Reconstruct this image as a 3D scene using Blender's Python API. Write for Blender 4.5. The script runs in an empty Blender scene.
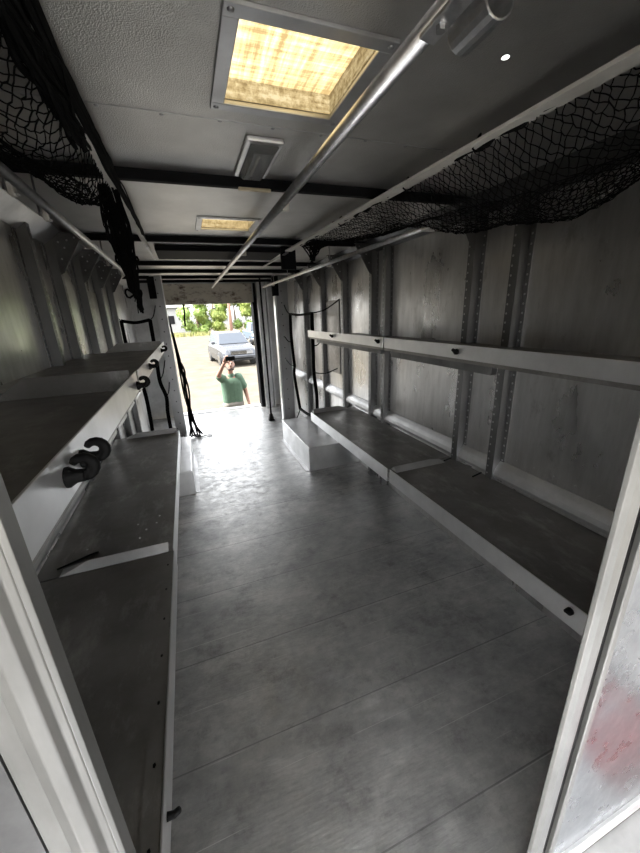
import bpy, bmesh, math, random
from mathutils import Vector, Matrix
random.seed(7)
SC = bpy.context.scene
COL = SC.collection
PI = math.pi

# ------------------------------------------------------------------ camera
cam_d = bpy.data.cameras.new('camera')
cam = bpy.data.objects.new('camera', cam_d)
COL.objects.link(cam)
RR = ((0.93629918, -0.34903714, -0.03894764),
      (-0.14336239, -0.27860544, -0.94964532),
      (0.32061046, 0.89473576, -0.31089684))
cam.matrix_world = Matrix(((RR[0][0], -RR[1][0], -RR[2][0], 0),
                           (RR[0][1], -RR[1][1], -RR[2][1], 0),
                           (RR[0][2], -RR[1][2], -RR[2][2], 1.5),
                           (0, 0, 0, 1)))
cam_d.sensor_fit = 'AUTO'
cam_d.sensor_width = 36
cam_d.lens = 347.37 / 853 * 36
cam_d.clip_start = 0.02
cam_d.clip_end = 500
SC.camera = cam

# ------------------------------------------------------------------ world, sun, exposure
W = bpy.data.worlds.new('world'); SC.world = W
W.use_nodes = True
wn = W.node_tree
for n in list(wn.nodes): wn.nodes.remove(n)
wo = wn.nodes.new('ShaderNodeOutputWorld')
bg = wn.nodes.new('ShaderNodeBackground')
sky = wn.nodes.new('ShaderNodeTexSky')
sky.sky_type = 'NISHITA'
sky.sun_disc = False
sky.sun_elevation = math.radians(58)
sky.sun_rotation = math.radians(250)
sky.air_density = 1.0
sky.dust_density = 3.0
hs = wn.nodes.new('ShaderNodeHueSaturation'); hs.inputs['Saturation'].default_value = 0.12
wn.links.new(sky.outputs[0], hs.inputs['Color'])
wn.links.new(hs.outputs[0], bg.inputs[0])
bg.inputs[1].default_value = 0.42
wn.links.new(bg.outputs[0], wo.inputs[0])
sun_d = bpy.data.lights.new('sun', 'SUN'); sun_d.energy = 3.2; sun_d.angle = 0.02
sun_d.color = (1.0, 0.96, 0.9)
sun = bpy.data.objects.new('sun', sun_d); COL.objects.link(sun)
sun.rotation_euler = Vector((0.5, -0.12, -0.85)).to_track_quat('-Z', 'Y').to_euler()
SC.view_settings.view_transform = 'Standard'
SC.view_settings.look = 'None'
SC.view_settings.gamma = 1.0
SC.view_settings.use_curve_mapping = False
SC.view_settings.exposure = 2.25

# ------------------------------------------------------------------ materials
def new_mat(name):
    m = bpy.data.materials.new(name); m.use_nodes = True
    nt = m.node_tree
    b = nt.nodes['Principled BSDF']
    return m, nt, b
def ramp(nt, src, stops):
    r = nt.nodes.new('ShaderNodeValToRGB')
    e = r.color_ramp.elements
    e[0].position, e[0].color = stops[0][0], (*stops[0][1], 1)
    e[1].position, e[1].color = stops[1][0], (*stops[1][1], 1)
    for p, c in stops[2:]:
        k = e.new(p); k.color = (*c, 1)
    nt.links.new(src, r.inputs[0]); return r.outputs[0]
def g3(v): return (v, v, v)
def noise(nt, scale, detail=4, vec=None, rough=0.6):
    n = nt.nodes.new('ShaderNodeTexNoise'); n.inputs['Scale'].default_value = scale
    n.inputs['Detail'].default_value = detail; n.inputs['Roughness'].default_value = rough
    if vec is not None: nt.links.new(vec, n.inputs['Vector'])
    return n.outputs['Fac']
def objco(nt, scale=(1, 1, 1)):
    t = nt.nodes.new('ShaderNodeTexCoord'); mp = nt.nodes.new('ShaderNodeMapping')
    mp.inputs['Scale'].default_value = scale
    nt.links.new(t.outputs['Object'], mp.inputs[0]); return mp.outputs[0]
def math_n(nt, op, a, b=None):
    n = nt.nodes.new('ShaderNodeMath'); n.operation = op
    for i, v in enumerate((a, b)):
        if v is None: continue
        if isinstance(v, (int, float)): n.inputs[i].default_value = v
        else: nt.links.new(v, n.inputs[i])
    return n.outputs[0]
def mixc(nt, fac, a, b, mode='MIX'):
    n = nt.nodes.new('ShaderNodeMix'); n.data_type = 'RGBA'; n.blend_type = mode
    for k, v in ((0, fac), (6, a), (7, b)):
        if isinstance(v, (int, float)): n.inputs[k].default_value = v
        elif isinstance(v, tuple): n.inputs[k].default_value = (*v, 1)
        else: nt.links.new(v, n.inputs[k])
    return n.outputs[2]
def bump(nt, b, h, strength, dist=0.01):
    n = nt.nodes.new('ShaderNodeBump'); n.inputs['Strength'].default_value = strength
    n.inputs['Distance'].default_value = dist
    nt.links.new(h, n.inputs['Height']); nt.links.new(n.outputs[0], b.inputs['Normal'])
def metal(name, lo, hi, r0, r1, metallic=1.0, sc=(1, 1, 1), ns=3.0, bmp=0.0, bsc=60, tint=(1, 1, 1)):
    m, nt, b = new_mat(name)
    v = objco(nt, sc)
    f = noise(nt, ns, 6, v, 0.65)
    c = ramp(nt, f, [(0.3, tuple(lo * t for t in tint)), (0.7, tuple(hi * t for t in tint))])
    nt.links.new(c, b.inputs['Base Color'])
    f2 = noise(nt, ns * 2.3, 5, v)
    rr = ramp(nt, f2, [(0.3, g3(r0)), (0.7, g3(r1))])
    nt.links.new(rr, b.inputs['Roughness'])
    b.inputs['Metallic'].default_value = metallic
    if bmp: bump(nt, b, noise(nt, bsc, 3, v), bmp)
    return m
def plain(name, col, rough=0.6, metallic=0.0, var=0.15, ns=8):
    m, nt, b = new_mat(name)
    f = noise(nt, ns, 4, objco(nt))
    c = ramp(nt, f, [(0.3, tuple(x * (1 - var) for x in col)), (0.7, tuple(min(1, x * (1 + var)) for x in col))])
    nt.links.new(c, b.inputs['Base Color'])
    b.inputs['Roughness'].default_value = rough; b.inputs['Metallic'].default_value = metallic
    return m
def perforated(name, lo, hi, axis, pitch=0.042, rad=0.0055, cols=(0.0,), hole=0.02):
    """aluminium with rows of round holes along z; axis = object axis across the face"""
    m, nt, b = new_mat(name)
    v = objco(nt)
    s = nt.nodes.new('ShaderNodeSeparateXYZ'); nt.links.new(v, s.inputs[0])
    z = math_n(nt, 'SUBTRACT', math_n(nt, 'PINGPONG', s.outputs[2], pitch / 2), 0.0)
    z = math_n(nt, 'MULTIPLY', z, z)
    tot = None
    for cx in cols:
        d = math_n(nt, 'SUBTRACT', s.outputs[axis], cx)
        d2 = math_n(nt, 'ADD', math_n(nt, 'MULTIPLY', d, d), z)
        k = math_n(nt, 'LESS_THAN', d2, rad * rad)
        tot = k if tot is None else math_n(nt, 'MAXIMUM', tot, k)
    f = noise(nt, 5, 5, objco(nt, (1, 1, .4)))
    c = ramp(nt, f, [(0.3, g3(lo)), (0.7, g3(hi))])
    nt.links.new(mixc(nt, tot, c, g3(hole)), b.inputs['Base Color'])
    b.inputs['Metallic'].default_value = 0.9; b.inputs['Roughness'].default_value = 0.42
    return m

M = {}
M['alu'] = metal('aluminium sheet', .60, .80, .30, .48, 1, (1, 1, 1), 4)
M['alu_bright'] = metal('bright aluminium extrusion', .78, .92, .28, .42, .95, (1, 1, 1), 8)
M['alu_dull'] = metal('dull aluminium', .46, .62, .38, .55, .95, (1, 1, 1), 6)
M['galv'] = metal('galvanised steel', .5, .72, .28, .45, 1, (1, 1, 1), 30)
M['jamb'] = metal('satin aluminium frame', .20, .31, .36, .52, .9, (1, 1, .3), 9, tint=(1, .99, .95))
def deck_mat():
    m, nt, b = new_mat('scuffed shelf deck sheet')
    v = objco(nt)
    c = ramp(nt, noise(nt, 4, 7, v, .7), [(.3, (.20, .192, .182)), (.7, (.32, .308, .295))])
    sc = ramp(nt, noise(nt, 5, 6, objco(nt, (1.6, .7, 1)), .75), [(.52, g3(0)), (.70, g3(1))])
    c = mixc(nt, math_n(nt, 'MULTIPLY', sc, .5), c, (.62, .60, .57))
    dk = math_n(nt, 'GREATER_THAN', noise(nt, 11, 5, objco(nt, (.6, 2.5, 1)), .75), .72)
    c = mixc(nt, math_n(nt, 'MULTIPLY', dk, .5), c, (.06, .055, .05))
    nt.links.new(c, b.inputs['Base Color']); b.inputs['Metallic'].default_value = .9
    nt.links.new(ramp(nt, noise(nt, 9, 6, v), [(.3, g3(.32)), (.7, g3(.52))]), b.inputs['Roughness'])
    bump(nt, b, noise(nt, 3, 3, v), .12, .02)
    return m
M['deck'] = deck_mat()
M['gusset'] = metal('dark galvanised gusset plate', .12, .21, .42, .58, .9, (1, 1, 1), 8)
M['black'] = plain('black paint', (.012, .012, .012), .55)
M['blacksteel'] = plain('black enamelled steel', (.010, .010, .011), .7)
M['blacksteel'].node_tree.nodes['Principled BSDF'].inputs['Specular IOR Level'].default_value = .07
M['rubber'] = plain('black plastic', (.004, .004, .004), .45)
M['cord'] = plain('black cord', (.0035, .0035, .0035), .8)
for _k in ('cord', 'rubber', 'black'):
    if _k in M: M[_k].node_tree.nodes['Principled BSDF'].inputs['Specular IOR Level'].default_value = .07
M['steel_bolt'] = metal('steel bolt', .35, .5, .35, .5)
M['white_metal'] = plain('off white painted metal', (.62, .60, .55), .5)

def floor_mat():
    m, nt, b = new_mat('interlocking aluminium floor planks')
    v = objco(nt)
    s = nt.nodes.new('ShaderNodeSeparateXYZ'); nt.links.new(v, s.inputs[0])
    y = math_n(nt, 'ADD', s.outputs[1], -.085)          # seams every 0.41 m
    pp = math_n(nt, 'PINGPONG', y, .205)
    seam = math_n(nt, 'LESS_THAN', pp, .0022)
    fine = math_n(nt, 'PINGPONG', math_n(nt, 'ADD', s.outputs[1], .02), .051)
    ridge = math_n(nt, 'LESS_THAN', fine, .0012)
    gate = ramp(nt, noise(nt, 6, 5, objco(nt, (.45, 5, 1)), .6), [(.48, g3(0)), (.62, g3(1))])
    ridge = math_n(nt, 'MULTIPLY', ridge, gate)
    f = noise(nt, 2.6, 10, objco(nt, (1, 1.4, 1)), .78)
    c = ramp(nt, f, [(.30, (.21, .212, .21)), (.5, (.40, .40, .39)), (.70, (.66, .65, .62))])
    f3 = noise(nt, 34, 8, objco(nt, (.6, 1, 1)), .8)
    c = mixc(nt, .25, c, ramp(nt, f3, [(.35, g3(.30)), (.65, g3(.62))]))
    blot = ramp(nt, noise(nt, 5, 8, v, .8), [(.52, g3(0)), (.70, g3(1))])
    c = mixc(nt, math_n(nt, 'MULTIPLY', blot, .5), c, (.09, .085, .08))
    c = mixc(nt, math_n(nt, 'MULTIPLY', ridge, .6), c, (.8, .8, .78))
    c = mixc(nt, math_n(nt, 'MULTIPLY', seam, .6), c, (.14, .14, .14))
    nt.links.new(c, b.inputs['Base Color'])
    b.inputs['Metallic'].default_value = .8
    rr = ramp(nt, noise(nt, 14, 6, v), [(.3, g3(.30)), (.7, g3(.56))])
    nt.links.new(rr, b.inputs['Roughness'])
    h = math_n(nt, 'SUBTRACT', noise(nt, 22, 4, objco(nt, (.5, 3, 1))), math_n(nt, 'MULTIPLY', seam, .5))
    bump(nt, b, h, .22, .006)
    return m
M['floor'] = floor_mat()
def ceil_mat():
    m, nt, b = new_mat('pebbled aluminium roof liner')
    v = objco(nt)
    f = noise(nt, 2.5, 5, v)
    c = ramp(nt, f, [(.3, (.46, .452, .43)), (.7, (.66, .648, .62))])
    st = noise(nt, 7, 6, objco(nt, (2, 1, 1)), .75)
    sm = math_n(nt, 'GREATER_THAN', st, .68)
    c = mixc(nt, math_n(nt, 'MULTIPLY', sm, .12), c, (.35, .22, .10))
    nt.links.new(c, b.inputs['Base Color'])
    b.inputs['Metallic'].default_value = .85; b.inputs['Roughness'].default_value = .42
    vo = nt.nodes.new('ShaderNodeTexVoronoi'); vo.inputs['Scale'].default_value = 340
    nt.links.new(v, vo.inputs['Vector'])
    bump(nt, b, vo.outputs['Distance'], .4, .0022)
    return m
M['ceiling'] = ceil_mat()
def wall_mat():
    m, nt, b = new_mat('worn aluminium wall sheet')
    v = objco(nt, (1, 1, .55))
    f = noise(nt, 2.2, 8, v, .7)
    c = ramp(nt, f, [(.28, (.44, .435, .42)), (.5, (.58, .57, .555)), (.75, (.72, .71, .69))])
    f3 = noise(nt, 26, 5, objco(nt, (1, 1, .12)), .7)
    c = mixc(nt, .3, c, ramp(nt, f3, [(.35, g3(.40)), (.65, g3(.75))]))
    sc = ramp(nt, noise(nt, 7, 7, objco(nt, (1, 1.5, .8)), .75), [(.56, g3(0)), (.76, g3(1))])
    c = mixc(nt, math_n(nt, 'MULTIPLY', sc, .6), c, (.17, .16, .145))
    nt.links.new(c, b.inputs['Base Color'])
    b.inputs['Metallic'].default_value = .95
    rr = ramp(nt, noise(nt, 3.5, 6, v), [(.3, g3(.20)), (.7, g3(.46))])
    nt.links.new(rr, b.inputs['Roughness'])
    bump(nt, b, noise(nt, 2.2, 3, v), .4, .03)
    return m
M['wall'] = wall_mat()
def header_mat():
    m, nt, b = new_mat('rust stained painted header')
    v = objco(nt)
    c = ramp(nt, noise(nt, 3, 5, v), [(.3, (.56, .51, .42)), (.7, (.70, .64, .54))])
    rm = ramp(nt, noise(nt, 6, 7, objco(nt, (1, 1, 2)), .75), [(.52, g3(0)), (.66, g3(1))])
    c = mixc(nt, rm, c, (.09, .04, .02))
    nt.links.new(c, b.inputs['Base Color']); b.inputs['Roughness'].default_value = .7
    return m
M['header'] = header_mat()
def skylight_mat():
    m = bpy.data.materials.new('translucent fibreglass'); m.use_nodes = True
    nt = m.node_tree
    b = nt.nodes['Principled BSDF']; nt.nodes.remove(b)
    out = nt.nodes['Material Output']
    f1 = noise(nt, 60, 4, objco(nt, (1, .06, 1)), .7)
    f2 = noise(nt, 60, 4, objco(nt, (.06, 1, 1)), .7)
    f = math_n(nt, 'ADD', math_n(nt, 'MULTIPLY', f1, .5), math_n(nt, 'MULTIPLY', f2, .5))
    c = ramp(nt, f, [(.42, (.085, .060, .026)), (.52, (.150, .115, .058)), (.62, (.21, .175, .105))])
    tr = nt.nodes.new('ShaderNodeBsdfTranslucent'); di = nt.nodes.new('ShaderNodeBsdfDiffuse')
    nt.links.new(c, tr.inputs[0]); nt.links.new(c, di.inputs[0])
    mx = nt.nodes.new('ShaderNodeMixShader'); mx.inputs[0].default_value = .3
    nt.links.new(tr.outputs[0], mx.inputs[1]); nt.links.new(di.outputs[0], mx.inputs[2])
    nt.links.new(mx.outputs[0], out.inputs[0])
    return m
M['fibreglass'] = skylight_mat()
def glass_mat():
    m, nt, b = new_mat('clear plastic lens')
    b.inputs['Base Color'].default_value = (.85, .85, .83, 1); b.inputs['Roughness'].default_value = .08
    b.inputs['Transmission Weight'].default_value = .85; b.inputs['IOR'].default_value = 1.3
    return m
M['lens'] = glass_mat()

# ------------------------------------------------------------------ mesh helpers
class MB:
    def __init__(s): s.bm = bmesh.new()
    def box(s, lo, hi):
        x0, y0, z0 = [min(a, b) for a, b in zip(lo, hi)]; x1, y1, z1 = [max(a, b) for a, b in zip(lo, hi)]
        v = [s.bm.verts.new(p) for p in ((x0,y0,z0),(x1,y0,z0),(x1,y1,z0),(x0,y1,z0),(x0,y0,z1),(x1,y0,z1),(x1,y1,z1),(x0,y1,z1))]
        for f in ((0,3,2,1),(4,5,6,7),(0,1,5,4),(1,2,6,5),(2,3,7,6),(3,0,4,7)): s.bm.faces.new([v[i] for i in f])
        return s
    def hexa(s, pts):
        v = [s.bm.verts.new(p) for p in pts]
        for f in ((0,3,2,1),(4,5,6,7),(0,1,5,4),(1,2,6,5),(2,3,7,6),(3,0,4,7)): s.bm.faces.new([v[i] for i in f])
        return s
    def prism(s, poly, axis, lo, hi):
        def P(a, b, t):
            return {0: (t, a, b), 1: (a, t, b), 2: (a, b, t)}[axis]
        A = [s.bm.verts.new(P(a, b, lo)) for a, b in poly]; B = [s.bm.verts.new(P(a, b, hi)) for a, b in poly]
        n = len(poly)
        s.bm.faces.new(A); s.bm.faces.new(B[::-1])
        for i in range(n): s.bm.faces.new((A[i], B[i], B[(i+1) % n], A[(i+1) % n]))
        return s
    def tube(s, pts, r, sides=8, cap=True):
        pts = [Vector(p) for p in pts]; n = len(pts)
        rs = r if isinstance(r, (list, tuple)) else [r] * n
        rings = []; up = None
        for i, p in enumerate(pts):
            d = (pts[min(i+1, n-1)] - pts[max(i-1, 0)])
            if d.length < 1e-9: d = Vector((0, 0, 1))
            d.normalize()
            if up is None:
                up = d.orthogonal().normalized()
            else:
                up = up - d * up.dot(d)
                up = up.normalized() if up.length > 1e-6 else d.orthogonal().normalized()
            w = d.cross(up)
            rings.append([s.bm.verts.new(p + (up * math.cos(2*PI*k/sides) + w * math.sin(2*PI*k/sides)) * rs[i]) for k in range(sides)])
        for a, b in zip(rings, rings[1:]):
            for k in range(sides): s.bm.faces.new((a[k], a[(k+1) % sides], b[(k+1) % sides], b[k]))
        if cap and sides > 2:
            s.bm.faces.new(rings[0][::-1]); s.bm.faces.new(rings[-1])
        return s
    def ball(s, c, r, sub=2, sc=(1, 1, 1)):
        m = Matrix.Translation(c) @ Matrix.Diagonal((r*sc[0], r*sc[1], r*sc[2], 1))
        bmesh.ops.create_icosphere(s.bm, subdivisions=sub, radius=1, matrix=m); return s
    def capsule(s, a, b, ra, rb, sides=14):
        a, b = Vector(a), Vector(b); d = (b - a); L = d.length
        if L < 1e-6: return s.ball(a, ra)
        d.normalize(); pts = []; rs = []
        for k in range(5):
            t = (k + .3) / 5 * PI / 2; pts.append(a - d * ra * math.cos(t)); rs.append(ra * math.sin(t))
        for k in range(5): pts.append(a.lerp(b, k / 4)); rs.append(ra + (rb - ra) * k / 4)
        for k in range(5):
            t = (4 - k + .3) / 5 * PI / 2; pts.append(b + d * rb * math.cos(t)); rs.append(rb * math.sin(t))
        return s.tube(pts, rs, sides)
    def build(s, name, mat, parent=None, loc=None, smooth=False, bevel=0.0, seg=2):
        bmesh.ops.recalc_face_normals(s.bm, faces=s.bm.faces[:])
        if loc is not None:
            bmesh.ops.translate(s.bm, vec=-Vector(loc), verts=s.bm.verts[:])
        me = bpy.data.meshes.new(name); s.bm.to_mesh(me); s.bm.free()
        if mat is not None: me.materials.append(mat)
        if smooth:
            for p in me.polygons: p.use_smooth = True
        o = bpy.data.objects.new(name, me); COL.objects.link(o)
        if loc is not None: o.location = loc
        if bevel:
            b = o.modifiers.new('bevel', 'BEVEL'); b.width = bevel; b.segments = seg; b.limit_method = 'ANGLE'
            b.angle_limit = .6
        if parent is not None:
            o.parent = parent
            if loc is not None: o.location = Vector(loc) - parent_loc(parent)
            else: o.location = -parent_loc(parent)
        return o
def parent_loc(p):
    l = Vector(p.location)
    while p.parent is not None:
        p = p.parent; l += p.location
    return l
def tag(o, label=None, cat=None, group=None, kind=None):
    if label: o['label'] = label
    if cat: o['category'] = cat
    if group: o['group'] = group
    if kind: o['kind'] = kind
    return o
def thing(name, loc, label, cat, group=None):
    o = bpy.data.objects.new(name, None); COL.objects.link(o); o.location = loc
    o.empty_display_size = .05
    return tag(o, label, cat, group)
def struct(o, label, cat):
    return tag(o, label, cat, None, 'structure')

XL, XR, ZC, YF, YR = -.70, 1.50, 2.015, .30, 5.93

# ------------------------------------------------------------------ setting: floor, ceiling, walls
struct(MB().box((XL, YF, -.06), (XR, 5.86, 0)).build('floor', M['floor']), 'grey interlocking aluminium plank floor of the van', 'floor')
struct(MB().box((XL - .04, YF, -.06), (XL, YR + .06, ZC)).build('wall_left', M['wall']), 'worn aluminium sheet wall on the left side', 'wall')
struct(MB().box((XR, YF, -.06), (XR + .04, YR + .06, ZC)).build('wall_right', M['wall']), 'worn aluminium sheet wall on the right side', 'wall')

def ceiling():
    # roof sheet with two skylight openings and one small round hole, built from a grid of cells
    xs = [XL - .04, .166, .458, XR + .04]
    ys = [YF - .02, .810, 1.094, 2.215, 2.475, YR + .06]
    holes = {(1, 1), (1, 3)}
    bm = bmesh.new()
    hx, hy, hr = .740, .764, .0085
    def vget(cache, x, y, z):
        k = (round(x, 5), round(y, 5), round(z, 5))
        if k not in cache: cache[k] = bm.verts.new((x, y, z))
        return cache[k]
    ca = {}
    z0, z1 = ZC, ZC + .006
    # side columns split so that the light hole sits in its own small cell
    xs2 = sorted(xs + [hx - .03, hx + .03]); ys2 = sorted(ys + [hy - .03, hy + .03])
    def is_open(xm, ym):
        return .166 < xm < .458 and (.810 < ym < 1.094 or 2.215 < ym < 2.475)
    for i in range(len(xs2) - 1):
        for j in range(len(ys2) - 1):
            xa, xb, ya, yb = xs2[i], xs2[i+1], ys2[j], ys2[j+1]
            xm, ym = (xa + xb) / 2, (ya + yb) / 2
            if is_open(xm, ym): continue
            if abs(xm - hx) < .01 and abs(ym - hy) < .01:
                n = 16
                outer = []
                for k in range(n):
                    a = 2 * PI * k / n; c, s_ = math.cos(a), math.sin(a); q = .03 / max(abs(c), abs(s_))
                    outer.append((hx + c * q, hy + s_ * q))
                inner = [(hx + hr * math.cos(2*PI*k/n), hy + hr * math.sin(2*PI*k/n)) for k in range(n)]
                for z in (z0, z1):
                    for k in range(n):
                        l = (k + 1) % n
                        bm.faces.new([vget(ca, *outer[k], z), vget(ca, *outer[l], z), vget(ca, *inner[l], z), vget(ca, *inner[k], z)])
                for k in range(n):
                    l = (k + 1) % n
                    bm.faces.new([vget(ca, *inner[k], z0), vget(ca, *inner[l], z0), vget(ca, *inner[l], z1), vget(ca, *inner[k], z1)])
                continue
            for z in (z0, z1):
                bm.faces.new([vget(ca, xa, ya, z), vget(ca, xb, ya, z), vget(ca, xb, yb, z), vget(ca, xa, yb, z)])
            for (a, b, mx, my) in (((xa, ya), (xb, ya), xm, ya - .001), ((xb, ya), (xb, yb), xb + .001, ym),
                                   ((xb, yb), (xa, yb), xm, yb + .001), ((xa, yb), (xa, ya), xa - .001, ym)):
                out = mx < xs2[0] or mx > xs2[-1] or my < ys2[0] or my > ys2[-1] or is_open(mx, my)
                if out: bm.faces.new([vget(ca, *a, z0), vget(ca, *b, z0), vget(ca, *b, z1), vget(ca, *a, z1)])
    mb = MB(); mb.bm.free(); mb.bm = bm
    o = mb.build('ceiling', M['ceiling'])
    struct(o, 'pebbled silver roof liner with two skylight openings', 'ceiling')
    s = MB().box((XL, 1.184, ZC - .0025), (XR, 1.1855, ZC)).build('sheet_seam', M['alu_dull'], o)
    for k in range(15):
        x = XL + .12 + k * .15
        MB().ball((x, 1.196 + .004 * math.sin(k * 2.1), ZC), .006, 2, (1, 1, .5)).build('rivet', M['steel_bolt'], o)
ceiling()

# rear bulkhead round the roll-up doorway
wr = struct(MB().box((XL, YR, -.06), (-.33, YR + .05, ZC)).box((1.06, YR, -.06), (XR, YR + .05, ZC)).box((-.33, YR, 1.98), (1.06, YR + .05, ZC))
       .build('wall_rear', M['alu_dull']), 'grey rear wall panels beside the open rear doorway', 'wall')
struct(MB().box((-.33, YR - .03, 1.695), (1.06, YR + .05, 1.985)).build('trim_1', M['header'], bevel=.004), 'rust stained header panel over the open rear doorway', 'trim')
struct(MB().box((-.37, 5.80, -.06), (-.31, YR + .05, 1.70)).build('trim_2', M['alu_dull'], bevel=.003), 'grey left jamb of the rear doorway', 'trim')
struct(MB().box((1.035, 5.78, -.06), (1.06, YR + .05, 1.70)).box((1.06, 5.78, 0), (1.095, 5.81, 1.98)).build('trim_3', M['blacksteel'], bevel=.003), 'dark door track on the right jamb of the rear doorway', 'trim')
struct(MB().box((1.10, 5.70, 0), (1.23, YR, 2.0)).box((1.235, 5.66, 0), (1.26, YR, 2.0)).build('trim_4', M['alu'], bevel=.004), 'upright aluminium corner strip right of the rear doorway', 'trim')
struct(MB().box((-.31, 5.86, -.08), (1.06, 5.99, .018)).build('trim_5', M['alu_bright'], bevel=.006), 'worn metal sill across the rear doorway', 'trim')

# wall rub rails at shelf height
for x0, x1, nm, lab in ((XR - .035, XR, 'trim_6', 'rounded aluminium rub rail along the right wall at shelf height'),
                        (XL, XL + .035, 'trim_7', 'rounded aluminium rub rail along the left wall at shelf height')):
    xi = x0 if x0 > 0 else x1; xo = x1 if x0 > 0 else x0
    s = 1 if xo > xi else -1
    poly = [(xo, .60), (xi, .605), (xi - s*.006, .625), (xi, .65), (xi + s*.012, .672), (xo - s*.006, .695), (xo, .70)]
    struct(MB().prism(poly, 1, .36, YR).build(nm, M['alu_dull'], bevel=.006, seg=3), lab, 'trim')
for k in range(22): MB().ball((XR, .5 + k * .1, .735), .005, 1, (.6, 1, 1)).build('rivet', M['galv'], bpy.data.objects['wall_right'])
# cornice strips between wall and roof
for x, s, nm, lab in ((XR, -1, 'trim_9', 'angled cornice strip between right wall and roof'), (XL, 1, 'trim_10', 'angled cornice strip between left wall and roof')):
    struct(MB().prism([(x, 1.94), (x + s*.012, 1.94), (x + s*.10, ZC - .005), (x + s*.10, ZC), (x, ZC)], 1, YF + .04, YR).build(nm, M['gusset'] if s < 0 else M['alu_dull']), lab, 'trim')

# ------------------------------------------------------------------ front bulkhead and doorway (beside the camera)
struct(MB().box((XL, YF, -.06), (-.215, YF + .03, ZC)).box((.80, YF + .045, -.06), (XR, YF + .07, ZC)).box((-.215, YF, 1.86), (.80, YF + .03, ZC))
       .build('wall_front', M['gusset']), 'front bulkhead wall between cab and cargo room', 'wall')
# left jamb: stepped extrusion
jl = [(-.1505, YF + .018), (-.1515, YF - .001), (-.156, YF - .004), (-.160, YF + .003), (-.166, YF + .001), (-.170, YF - .008),
      (-.180, YF - .012), (-.190, YF - .009), (-.1935, YF - .001), (-.2125, YF - .001), (-.216, YF + .018)]
dl = struct(MB().prism(jl, 2, -.06, 1.9).build('door_frame_left', M['jamb'], bevel=.0012), 'ribbed satin aluminium left jamb of the bulkhead doorway', 'door frame')
dl.name = 'trim_11'
t = MB()
pts = [(-.199 + .0085 * math.cos(a), YF - .0055, .945 + .0085 * math.sin(a)) for a in [2*PI*k/24 for k in range(25)]]
t.tube(pts, .0006, 5); t.tube([(-.201, YF - .0055, .941), (-.199, YF - .0055, .948), (-.196, YF - .0055, .942)], .0005, 5)
t.build('stamped_mark', M['alu_dull'], dl)
# right jamb: rounded strip, dark groove
jr = [(.641, YF + .015), (.612, YF + .001), (.614, YF - .007), (.625, YF - .012), (.645, YF - .013), (.657, YF - .009), (.664, YF), (.666, YF + .015)]
dr = struct(MB().prism(jr, 2, -.06, 1.9).build('trim_12', M['jamb'], bevel=.0012), 'rounded satin aluminium right jamb of the bulkhead doorway', 'door frame')
MB().box((.664, YF + .005, -.06), (.702, YF + .014, 1.9)).build('rubber_seal', M['rubber'], dr)
# sliding bulkhead door, open to the right
def door_mat():
    m, nt, b = new_mat('scratched mirror aluminium')
    v = objco(nt, (1, 1, 1))
    c = ramp(nt, noise(nt, 9, 6, v), [(.3, (.19, .20, .215)), (.7, (.27, .28, .295))])
    st = noise(nt, 40, 5, objco(nt, (1, 1, .4)), .8)
    k = ramp(nt, st, [(.5, g3(0)), (.85, g3(1))])
    c = mixc(nt, math_n(nt, 'MULTIPLY', k, .22), c, (.8, .8, .8))
    nt.links.new(c, b.inputs['Base Color']); b.inputs['Metallic'].default_value = .95
    nt.links.new(ramp(nt, noise(nt, 12, 6, v), [(.3, g3(.22)), (.7, g3(.38))]), b.inputs['Roughness'])
    bump(nt, b, noise(nt, 14, 2, v), .05, .01)
    return m
door = thing('sliding_door', (1.05, YF, 0), 'shiny scratched metal sliding door beyond the right jamb', 'door')
MB().box((.716, YF + .000, .04), (1.40, YF + .014, 1.88)).build('panel', door_mat(), door)
MB().box((.700, YF - .006, .0), (.718, YF + .016, 1.88)).build('edge_strip', M['jamb'], door, bevel=.003)
MB().box((.718, YF - .012, .0), (1.40, YF + .016, .045)).build('bottom_rail', M['alu_bright'], door, bevel=.004)
struct(MB().box((XL - .1, -1.6, -.12), (XR + .1, YF, -.065)).build('trim_13', M['alu_dull']), 'cab floor plate in front of the bulkhead', 'floor')
cabm = plain('cab lining', (.62, .61, .59), .7)
struct(MB().box((XL - .1, -1.7, 2.04), (XR + .1, YF, 2.09)).build('trim_14', cabm), 'cab roof in front of the bulkhead', 'roof')
struct(MB().box((XL - .14, -1.7, -.12), (XL - .1, YF, .7)).box((XL - .14, -1.7, 1.8), (XL - .1, YF, 2.09)).box((XL - .14, -.15, .7), (XL - .1, YF, 1.8)).build('trim_15', cabm), 'left cab side with its window opening', 'wall')
struct(MB().box((XL - .14, -1.74, -.12), (XR + .14, -1.7, .6)).box((XL - .14, -1.74, 1.9), (XR + .14, -1.7, 2.09)).build('trim_16', cabm), 'cab front with the windshield opening', 'wall')
struct(MB().box((XR + .1, -.35, -.12), (XR + .14, YF, 2.09)).build('trim_17', cabm), 'right cab side behind the open cab doorway', 'wall')
struct(MB().box((1.14, .00, -.065), (1.5, .19, -.045)).build('trim_18', plain('added red mat', (.32, .07, .07), .7)), 'unseen red mat added on the cab floor for the red reflection in the sliding door', 'mat')  # out of view, added so that the door panel reflects a red patch

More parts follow.
